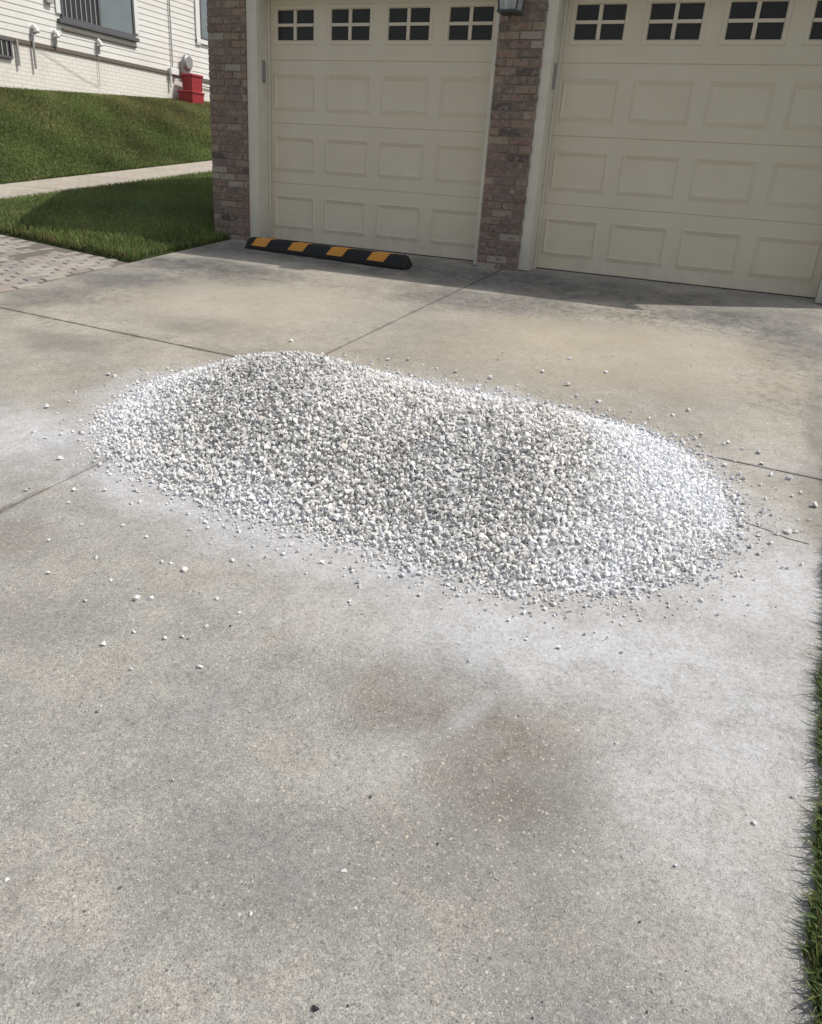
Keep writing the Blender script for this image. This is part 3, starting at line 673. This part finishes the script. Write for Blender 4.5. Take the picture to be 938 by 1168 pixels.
hpart(MB().cbox(HX+.018, HX+.05, 10.70, 10.855, 3.36, 5.0, .004), 'window_casing', 'white'); hpart(MB().cbox(HX+.018, HX+.06, 10.70, 12.05, 3.40, 3.497, .004), 'window_casing', 'white')
hwindow(4.30, 5.20, 2.27, 2.605, 'slate', ['dark_glass'], False, .04)
hpart(MB().tube([(HX+.05, 5.32, 2.62), (HX+.05, 5.32, 2.18)], .026), 'drain_pipe', 'grey')
hpart(MB().tube([(HX+.06, 5.70, 2.18), (HX+.06, 5.70, 2.80)], .024), 'flue_pipe', 'grey')
def hood(y, z, s=1.0, down=.0):
    g = MB().tube([(HX+.01, y, z+.02), (HX+.07, y, z+.05), (HX+.12, y, z+.0), (HX+.14, y, z-.05)], [.042*s, .046*s, .047*s, .045*s]); hpart(g, 'vent_hood', 'white')
    hpart(MB().tube([(HX+.055, y, z-.04), (HX+.055, y, z-.04-down)], .032*s), 'vent_pipe', 'grey')
hood(5.76, 2.86, 1.1, .04); hood(6.27, 2.86, .9, .18); hood(7.42, 2.88, .9, .16)
hpart(MB().cbox(HX+.021, HX+.09, 6.13, 6.28, 3.38, 3.52, .006), 'junction_box', 'grey')
hpart(MB().tube([(HX+.04, 7.40, 2.66), (HX+.035, 7.38, 2.05)], .006, 6), 'cable', 'grey')
hpart(MB().tube([(HX+.03, 5.72, 2.60), (HX+.02, 6.3, 2.38), (HX+.02, 6.9, 2.18), (HX+.02, 7.36, 2.06)], .004, 6), 'cable', 'grey')
hpart(MB().tube([(HX+.05, 9.76, 2.70), (HX+.05, 9.76, 5.4)], .016), 'conduit', 'grey')
hpart(MB().cbox(HX+.021, HX+.12, 9.62, 9.90, 2.58, 2.72, .01), 'conduit_box', 'white'); hpart(MB().tube([(HX+.06, 9.66, 2.58), (HX+.06, 9.66, 2.30)], .03), 'drain_pipe', 'white')
hpart(MB().tube([(HX+.05, 10.6, 2.47), (HX+.05, 11.3, 2.47)], .018), 'pipe_run', 'grey')
em = MB(); em.cbox(HX+.021, HX+.12, 10.06, 10.34, 2.66, 2.92, .012); hpart(em, 'meter_box', 'grey')
em = MB(); em.tube([(HX+.10, 10.2, 2.90), (HX+.17, 10.2, 2.90), (HX+.20, 10.2, 2.90)], [.17, .165, .13], 20); hpart(em, 'electric_meter', 'steel')

# red bins against the foundation
def bin_(loc, w, d, h, rz_, label):
    o = tag(empty('storage_bin', loc, rz_), label, 'bin', 'red bins by the house')
    b = MB(); t = .93; 
    A = [(-w/2*t, -d/2*t, 0), (w/2*t, -d/2*t, 0), (w/2*t, d/2*t, 0), (-w/2*t, d/2*t, 0)]; B = [(-w/2, -d/2, h*.84), (w/2, -d/2, h*.84), (w/2, d/2, h*.84), (-w/2, d/2, h*.84)]
    for i in range(4): j = (i+1) % 4; b.quad(A[i], A[j], B[j], B[i])
    b.poly(A[::-1]); b.poly(B); b.build('tub', 'red', o)
    MB().cbox(-w/2-.02, w/2+.02, -d/2-.02, d/2+.02, h*.84+.001, h, .012).build('lid', 'red', o)
    for sx in (-1, 1): MB().cbox(sx*(w/2-.01)-.012, sx*(w/2-.01)+.012, -.07, .07, h*.55, h*.63, .004).build('handle', 'red', o)
    return o
zt = float(terrain_z(HX+.35, 9.85))
bin_((HX+.36, 10.02, zt-.02), .40, .50, .28, .1, 'lower red plastic bin on the grass beside the house wall')
bin_((HX+.34, 10.10, zt+.26), .32, .38, .38, -.05, 'upper red plastic bin stacked below the round grey meter')

# ------------------------------------------------------------------ crushed stone
PILE = [[2.733, -4.038, 0.552, 0.568, 0.258, 0.075], [3.613, -4.122, 0.658, 0.603, 0.196, 0.114], [4.248, -4.202, 0.499, 0.59, 0.164, -0.096], [3.21, -4.486, 0.396, 0.309, 0.1, -0.046]]
def pile_h(X, Y):
    h = np.zeros_like(X)
    for x, y, sx, sy, a_, th_ in PILE:
        ct, st = math.cos(th_), math.sin(th_); dx = (X-x)*ct+(Y-y)*st; dy = -(X-x)*st+(Y-y)*ct
        h += a_*np.exp(-((dx/sx)**2+(dy/sy)**2)**1.1)
    h = h*1.01-.0325
    lump = (np.sin(X*9+Y*4)*np.sin(Y*11-X*3)+np.sin(X*5.3-Y*7.1+1)+.6*np.sin(X*21+Y*17)*np.sin(Y*23))*.0042
    return h+lump*np.clip(h/.06, 0, 1)
def hull(seed, n=11):
    r = np.random.default_rng(seed); bm = bmesh.new()
    p = r.normal(size=(n, 3)); p /= np.linalg.norm(p, axis=1)[:, None]; p *= r.uniform(.80, 1.0, (n, 1)); p *= np.array([1.0, r.uniform(.70, .95), r.uniform(.55, .8)])
    for q in p: bm.verts.new(q)
    res = bmesh.ops.convex_hull(bm, input=list(bm.verts))
    bmesh.ops.delete(bm, geom=[v for v in bm.verts if not v.link_faces], context='VERTS')
    bmesh.ops.recalc_face_normals(bm, faces=bm.faces); bmesh.ops.triangulate(bm, faces=bm.faces); bm.verts.index_update()
    V = np.array([v.co[:] for v in bm.verts]); F = np.array([[v.index for v in f.verts] for f in bm.faces]); bm.free(); return V, F
HULLS = [hull(100+i, 12) for i in range(26)]
def rand_rot(n):
    q = rng.normal(size=(n, 4)); q /= np.linalg.norm(q, axis=1)[:, None]; w, x, y, z = q.T
    return np.stack([np.stack([1-2*(y*y+z*z), 2*(x*y-z*w), 2*(x*z+y*w)], -1), np.stack([2*(x*y+z*w), 1-2*(x*x+z*z), 2*(y*z-x*w)], -1), np.stack([2*(x*z-y*w), 2*(y*z+x*w), 1-2*(x*x+y*y)], -1)], 1)
def stones_mesh(name, P, R, C_):
    vs_, fs_, cs_ = [], [], []; base = 0; kind = rng.integers(0, len(HULLS), len(P)); Q = rand_rot(len(P))
    for k, (V, F) in enumerate(HULLS):
        m = np.where(kind == k)[0]
        if not len(m): continue
        W = np.einsum('nij,vj->nvi', Q[m], V)*R[m][:, None, None]+P[m][:, None, :]
        nv = len(V); vs_.append(W.reshape(-1, 3)); cs_.append(np.repeat(C_[m], nv, 0))
        fs_.append((F[None]+(np.arange(len(m))*nv)[:, None, None]+base).reshape(-1, 3)); base += nv*len(m)
    return fast_mesh(name, np.concatenate(vs_), np.concatenate(fs_), 'stone', np.concatenate(cs_))
def jitter(x0, x1, y0, y1, s):
    X, Y = np.meshgrid(np.arange(x0, x1, s), np.arange(y0, y1, s)); X = X.ravel(); Y = Y.ravel()
    return X+rng.uniform(-.5, .5, X.size)*s, Y+rng.uniform(-.5, .5, X.size)*s
def dustiness(X, Y): return np.clip(sstep((X-4.05)/.6)*(.70+.30*sstep((Y+4.55)/.5))*sstep((Y+5.2)/.8)+sstep((2.75-X)/.5)*.75+.65*sstep((Y+3.80)/.3)+.35*sstep((-4.66-Y)/.22)+.22*np.sin(X*7+Y*5)*np.sin(X*3.1-Y*4), 0, 1)
def stone_cols(X, Y, n):
    """white marble chips; chips in the middle of the heap are clean grey-white, those at the ends are coated in dust"""
    dusty = dustiness(X, Y)
    g = np.clip(rng.normal(.66, .10, n), .30, .80)
    g = np.where(rng.random(n) < .06, rng.uniform(.24, .40, n), g)
    g = g*(1-dusty)+dusty*np.clip(rng.normal(.77, .04, n), .55, .84)
    for (qx, qy, qr, qa) in ((2.78, -4.12, .30, .24), (3.95, -4.62, .35, .14), (3.3, -4.25, .45, .10)): g = g*(1-qa*np.exp(-((X-qx)**2+(Y-qy)**2)/qr**2)*rng.uniform(.4, 1.3, n))
    t = rng.normal(0, .016, n)
    w = .030*(1-dusty)-.016*dusty+t; return np.stack([g*(1+w), g*(1+w*.3), g*(1.0-w)], 1)
PP, RR = [], []
for (sp, rm, dz) in ((.0145, .0108, -.010), (.0145, .0100, -.003), (.023, .0112, .004)):
    X, Y = jitter(1.7, 5.1, -5.3, -2.95, sp); h = pile_h(X, Y)
    k = (h > rng.uniform(-.004, .016, X.size)); X, Y, h = X[k], Y[k], h[k]
    r = np.clip(rng.lognormal(math.log(rm), .32, X.size), .005, .0185)*np.clip(.55+h/.05, .55, 1.0)
    z = drive_z(Y)+np.maximum(h+dz+rng.uniform(-.004, .005, X.size), r*.45); PP.append(np.stack([X, Y, z], 1)); RR.append(r)
P = np.concatenate(PP); R_s = np.concatenate(RR)
heap = tag(empty('gravel_pile', (3.5, -4.2, float(drive_z(-4.2)))), 'heap of white crushed stone dumped on the concrete driveway', 'gravel pile', kind='stuff')
HI = Matrix.Translation((-3.5, 4.2, -float(drive_z(-4.2))))
o = link('crushed_stone', stones_mesh('crushed_stone', P, R_s, stone_cols(P[:, 0], P[:, 1], len(P))), heap); o['kind'] = 'stuff'; o.matrix_parent_inverse = HI
# fine core of the heap under the chips
cx_, cy_ = np.meshgrid(np.arange(1.8, 5.06, .03), np.arange(-5.2, -2.99, .03)); ch_ = pile_h(cx_, cy_)
zz = drive_z(cy_)+np.where(ch_ > 0.004, ch_-.013+.005*dustiness(cx_, cy_), -.03); idx = np.arange(cx_.size).reshape(cx_.shape)
a, b, c, d = idx[:-1, :-1].ravel(), idx[:-1, 1:].ravel(), idx[1:, 1:].ravel(), idx[1:, :-1].ravel()
tri = np.concatenate([np.stack([a, b, c], 1), np.stack([a, c, d], 1)]); keep = (ch_.ravel()[tri] > 0.0).any(1); tri = tri[keep]
o = link('stone_fines', fast_mesh('stone_fines', np.stack([cx_.ravel(), cy_.ravel(), zz.ravel()], 1), tri, 'stone', (.52+.18*dustiness(cx_, cy_)).reshape(-1, 1)*np.array([[1.0, 1.0, 1.01]])), heap); o['kind'] = 'stuff'; o.matrix_parent_inverse = HI
# chips and grit shed around the foot of the heap
X = rng.uniform(1.3, 5.12, 60000); Y = rng.uniform(-5.75, -2.5, 60000); h = pile_h(X, Y)
pr = np.where(h > .004, 0, np.exp(h/.0080+ .0)*1.1+.0); 
edge = np.clip((h+.03)/.03, 0, 1)
k = rng.random(X.size) < np.where(h > .004, 0, .80*edge**2.2+.012*np.exp(-(((X-3.4)/1.6)**2+((Y+4.4)/.9)**2)))
X, Y, e_ = X[k], Y[k], edge[k]
r = np.clip(rng.lognormal(math.log(.0050), .45, X.size), .002, .013)*(.75+.5*e_)
gc = np.clip(rng.normal(.66, .08, X.size), .3, .8); t = rng.normal(0, .02, X.size)
o = link('scattered_chips', stones_mesh('scattered_chips', np.stack([X, Y, drive_z(Y)+r*.5], 1), r, np.stack([gc*(1+t), gc, gc*(1.02-t)], 1)), heap); o['kind'] = 'stuff'; o.matrix_parent_inverse = HI
# grit in the foreground concrete
X = rng.uniform(2.2, 5.12, 900); Y = rng.uniform(-6.9, -1.2, 900); r = np.clip(rng.lognormal(math.log(.0026), .4, 900), .0012, .006)
g_ = np.where(rng.random(900) < .28, rng.uniform(.03, .10, 900), rng.uniform(.35, .62, 900))
gr = link('driveway_grit', stones_mesh('driveway_grit', np.stack([X, Y, drive_z(Y)+r*.4], 1), r, np.stack([g_*1.03, g_, g_*.93], 1)))
tag(gr, 'fine grit strewn over the concrete driveway', 'grit', kind='stuff')

# loose stones one can pick out: (x, y, radius) on the drive
LOOSE = [(3.145, -5.591, 0.007), (3.132, -5.471, 0.0074), (3.277, -5.514, 0.0127), (3.312, -5.496, 0.0113), (3.299, -5.324, 0.0132), (3.488, -5.403, 0.0084), (3.592, -5.435, 0.0063), (3.343, -5.719, 0.0106), (3.382, -5.642, 0.0066), (3.478, -5.626, 0.0077), (3.516, -5.598, 0.0074), (3.642, -5.677, 0.0099), (3.547, -5.528, 0.007), (3.487, -5.766, 0.0075), (3.232, -5.312, 0.0079), (3.203, -5.321, 0.0088), (1.79, -4.498, 0.0157), (3.046, -5.219, 0.0095), (3.15, -5.112, 0.0083), (3.17, -5.149, 0.0074), (3.408, -5.106, 0.0077), (3.433, -5.028, 0.0085), (3.525, -5.102, 0.0097), (3.465, -5.205, 0.0091), (3.798, -5.0, 0.0073), (3.843, -5.155, 0.0091), (2.996, -5.396, 0.0084), (2.927, -5.53, 0.0093), (2.773, -5.385, 0.0074), (2.792, -5.261, 0.0075), (2.624, -5.157, 0.0084), (1.692, -4.008, 0.0166), (1.745, -4.012, 0.0151), (2.204, -3.009, 0.0179), (2.888, -3.05, 0.0152), (2.986, -2.996, 0.0136), (3.745, -2.83, 0.0141), (4.062, -2.656, 0.0149), (3.931, -2.979, 0.0157), (4.017, -3.13, 0.0125), (4.136, -3.152, 0.0151), (4.506, -3.159, 0.0133), (4.564, -3.061, 0.0149), (4.66, -3.349, 0.012), (4.931, -3.572, 0.0124), (5.14, -3.889, 0.0172), (4.959, -4.037, 0.0101), (4.897, -4.532, 0.0075), (4.736, -4.825, 0.0064), (4.661, -4.907, 0.006), (4.822, -4.746, 0.0088), (4.394, -5.172, 0.0069), (4.338, -5.03, 0.0088), (4.158, -5.028, 0.0088), (4.847, -3.441, 0.0111), (4.913, -3.448, 0.0143), (4.973, -3.674, 0.0115), (5.041, -3.676, 0.0161), (4.942, -3.79, 0.0103), (5.061, -3.84, 0.0091), (5.089, -3.792, 0.0091), (5.122, -4.021, 0.0086), (5.08, -4.144, 0.0102), (5.02, -4.189, 0.014), (5.054, -4.157, 0.0159), (4.965, -4.041, 0.0116), (4.904, -4.177, 0.0078), (4.961, -4.233, 0.0092), (4.966, -4.369, 0.009), (5.0, -4.273, 0.0099), (4.89, -3.994, 0.0101), (4.291, -6.042, 0.0064), (5.025, -5.56, 0.0068), (4.888, -5.739, 0.0058), (3.711, -6.344, 0.0061), (1.979, -4.738, 0.012), (2.299, -4.894, 0.0134), (2.406, -5.158, 0.0089), (2.566, -5.076, 0.011), (2.668, -5.023, 0.0102), (2.83, -5.058, 0.0075), (3.688, -3.111, 0.0119), (3.524, -3.07, 0.0162), (3.316, -3.066, 0.0155), (3.197, -3.062, 0.0106), (4.311, -3.21, 0.0113), (4.406, -3.264, 0.0095), (4.779, -3.389, 0.0137), (3.864, -5.249, 0.006), (3.657, -5.166, 0.0062), (3.399, -5.209, 0.01), (3.266, -5.153, 0.0083), (2.919, -5.196, 0.0083), (2.921, -5.019, 0.0074), (3.818, -2.516, 0.0141), (4.281, -5.335, 0.0063), (5.101, -5.445, 0.0064), (4.73, -5.07, 0.0055)]
lm = []
for k, (V, F) in enumerate(HULLS[:10]):
    lm.append(fast_mesh('loose_stone', V*np.array([1, 1, .9]), F, 'stone', np.full((len(V), 3), .60+.02*(k % 5))))
for i, (x, y, r) in enumerate(LOOSE):
    r *= 1.22
    me = lm[i % 10]; o = link('loose_stone', me); a_ = random.uniform(0, 6.28)
    o.scale = (r, r, r); o.rotation_euler = (random.uniform(-.3, .3), random.uniform(-.3, .3), a_)
    Rm = o.rotation_euler.to_matrix(); zmin = min((Rm @ (v.co*r)).z for v in me.vertices)
    o.location = (x, y, float(drive_z(y))-zmin-.0008)
    if y > -3.75 and x < 4.9: lab, grp = 'small white stone lying loose behind the gravel pile towards the garage', 'loose stones behind the pile'
    elif x > 4.75 and y > -4.75: lab, grp = 'small white stone lying loose beside the crack at the right end of the gravel pile', 'loose stones at the right end of the pile'
    elif x < 2.75 and y > -5.1: lab, grp = 'small white stone lying loose in the white dust left of the gravel pile', 'loose stones left of the pile'
    elif y > -5.45: lab, grp = 'small white stone lying loose on the concrete before the front edge of the gravel pile', 'loose stones before the pile'
    else: lab, grp = 'small white stone lying alone on the bare concrete nearest the camera', 'loose stones in the foreground'
    tag(o, lab, 'stone', grp)
o = link('dark_pebble', fast_mesh('dark_pebble', HULLS[3][0], HULLS[3][1], 'stone', np.full((len(HULLS[3][0]), 3), .035)))
o.scale = (.0105, .0105, .0105); o.location = (4.374, -6.289, float(drive_z(-6.289))+.0035); tag(o, 'small dark pebble on the bare concrete at the bottom of the picture', 'pebble')

# ------------------------------------------------------------------ grass
def blades(name, X, Y, Z, H, Wd, lean, base, tip, drift=(0, 0), label=None):
    n = len(X); th_ = rng.uniform(0, 2*math.pi, n); bd = rng.uniform(0, 2*math.pi, n); L = lean*H*rng.uniform(.3, 1.3, n)
    dx, dy = np.cos(bd)*L+drift[0]*H, np.sin(bd)*L+drift[1]*H; wx, wy = np.cos(th_)*Wd/2, np.sin(th_)*Wd/2
    V = np.zeros((n, 5, 3)); V[:, 0] = np.stack([X-wx, Y-wy, Z-.012], 1); V[:, 1] = np.stack([X+wx, Y+wy, Z-.012], 1)
    mx, my, mz = X+dx*.38, Y+dy*.38, Z+H*.58
    V[:, 2] = np.stack([mx+wx*.8, my+wy*.8, mz], 1); V[:, 3] = np.stack([mx-wx*.8, my-wy*.8, mz], 1)
    V[:, 4] = np.stack([X+dx, Y+dy, Z+H*np.sqrt(np.clip(1-(L/H)**2*.35, .3, 1))], 1)
    F = np.array([[0, 1, 2], [0, 2, 3], [3, 2, 4]])
    Fs = (F[None]+(np.arange(n)*5)[:, None, None]).reshape(-1, 3)
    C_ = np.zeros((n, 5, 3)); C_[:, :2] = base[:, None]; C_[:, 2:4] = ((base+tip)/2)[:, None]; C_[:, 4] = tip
    o = link(name, fast_mesh(name, V.reshape(-1, 3), Fs, 'grass', C_.reshape(-1, 3))); tag(o, label, 'grass', kind='stuff'); return o
def patch(X, Y, s=1.0):                                  # slow variation over the lawn, -1..1
    return (np.sin(X*1.7*s+Y*.9*s)+np.sin(Y*2.3*s-X*.8*s+1.3)+np.sin((X+Y)*4.1*s)*.6)/2.6
def grass_cols(X, Y, n, dry):
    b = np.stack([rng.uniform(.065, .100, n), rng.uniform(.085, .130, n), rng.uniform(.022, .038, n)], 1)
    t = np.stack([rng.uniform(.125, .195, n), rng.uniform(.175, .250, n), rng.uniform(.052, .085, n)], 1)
    d = np.stack([rng.uniform(.22, .33, n), rng.uniform(.19, .27, n), rng.uniform(.08, .13, n)], 1)
    is_dry = rng.random(n) < dry; t = np.where(is_dry[:, None], d, t); b = np.where(is_dry[:, None], d*.6, b); return b, t
# strip between the footpath and the drive
n = 190000; X = rng.uniform(PX1, DX0-.012, n); Y = rng.uniform(-1.75, 7.5, n)
k = (Y > paver_edge(X)+.015) & ~((X > WX0-.02) & (Y > FY-.02)) & (X < -.2-.45*(Y-1.0)+1.2)
X, Y = X[k], Y[k]; n = len(X); b_, t_ = grass_cols(X, Y, n, np.clip(.10+.08*patch(X, Y)+.5*sstep((paver_edge(X)+.12-Y)/.12), 0, 1)); v_ = 1.28*(1+.22*patch(X*1.6, Y*1.3)+rng.normal(0, .12, n))[:, None]; b_ = b_*v_; t_ = t_*v_
blades('lawn_grass', X, Y, terrain_z(X, Y), rng.uniform(.035, .085, n), rng.uniform(.005, .009, n), .7, b_, t_, label='green lawn strip between the footpath and the driveway')
n = 1500; X = rng.normal(-1.9, .75, n); Y = rng.normal(.5, .7, n); k = (X > PX1+.1) & (X < DX0-.1) & (Y > paver_edge(X)+.1) & ~((X > WX0-.05) & (Y > FY-.05)); X, Y = X[k], Y[k]; n = len(X)
cv = np.zeros((n, 4, 3)); r_ = rng.uniform(.007, .013, n); a_ = rng.uniform(0, 6.28, n); zc = terrain_z(X, Y)+rng.uniform(.055, .085, n)
for j in range(4): cv[:, j] = np.stack([X+r_*np.cos(a_+j*1.571), Y+r_*np.sin(a_+j*1.571), zc+rng.uniform(-.004, .004, n)], 1)
cc_ = np.repeat(np.stack([rng.uniform(.13, .22, n), rng.uniform(.22, .32, n), rng.uniform(.12, .19, n)], 1), 4, 0)
o = link('clover_leaves', fast_mesh('clover_leaves', cv.reshape(-1, 3), (np.array([[0, 1, 2], [0, 2, 3]])[None]+(np.arange(n)*4)[:, None, None]).reshape(-1, 3), 'grass', cc_)); tag(o, 'pale clover leaves in the shaded lawn beside the garage', 'clover', kind='stuff')
# bank below the house
n = 230000; X = rng.uniform(HX+.02, PX0, n); Y = rng.uniform(-.5, 15, n); k = (X > HX+.02) & (Y > -0.5) & (X < -4.9-.05*Y)
X, Y = X[k], Y[k]; n = len(X); up = np.clip((PX0-X)/(PX0-HX), 0, 1)
b_, t_ = grass_cols(X, Y, n, np.clip(.05+.36*sstep((up-.22)/.6)+.38*patch(X, Y, .8)*np.clip(up+.25, 0, 1), .02, .8)); v_ = 1.14*(1+.36*patch(X*1.1+2, Y*1.5)+rng.normal(0, .12, n))[:, None]; b_ = b_*v_; t_ = t_*v_
blades('bank_grass', X, Y, terrain_z(X, Y), rng.uniform(.025, .065, n), rng.uniform(.009, .016, n), .9, b_, t_, label='patchy lawn on the bank below the white house')
# verge at the right edge of the drive
n = 115000; X = DX1-.008+np.where(rng.random(n) < .55, rng.uniform(0, .22, n), rng.exponential(.35, n)); Y = rng.uniform(-6.9, -3.2, n); X = X+.026*np.clip(Y+4.4, -1.9, .5)+.006*np.sin(Y*9)+.005*np.sin(Y*23)
k = X < 6.4; X, Y = X[k], Y[k]; n = len(X); b_, t_ = grass_cols(X, Y, n, np.full(n, .06))
blades('verge_grass', X, Y, np.where(X < DX1, drive_z(Y), terrain_z(X, Y))-.004, rng.uniform(.014, .046, n)*np.where(rng.random(n) < .06, 1.6, 1), rng.uniform(.0022, .0075, n), 1.0, b_*.85, t_*.85, (-.02, 0), label='dark green grass verge along the right edge of the driveway')
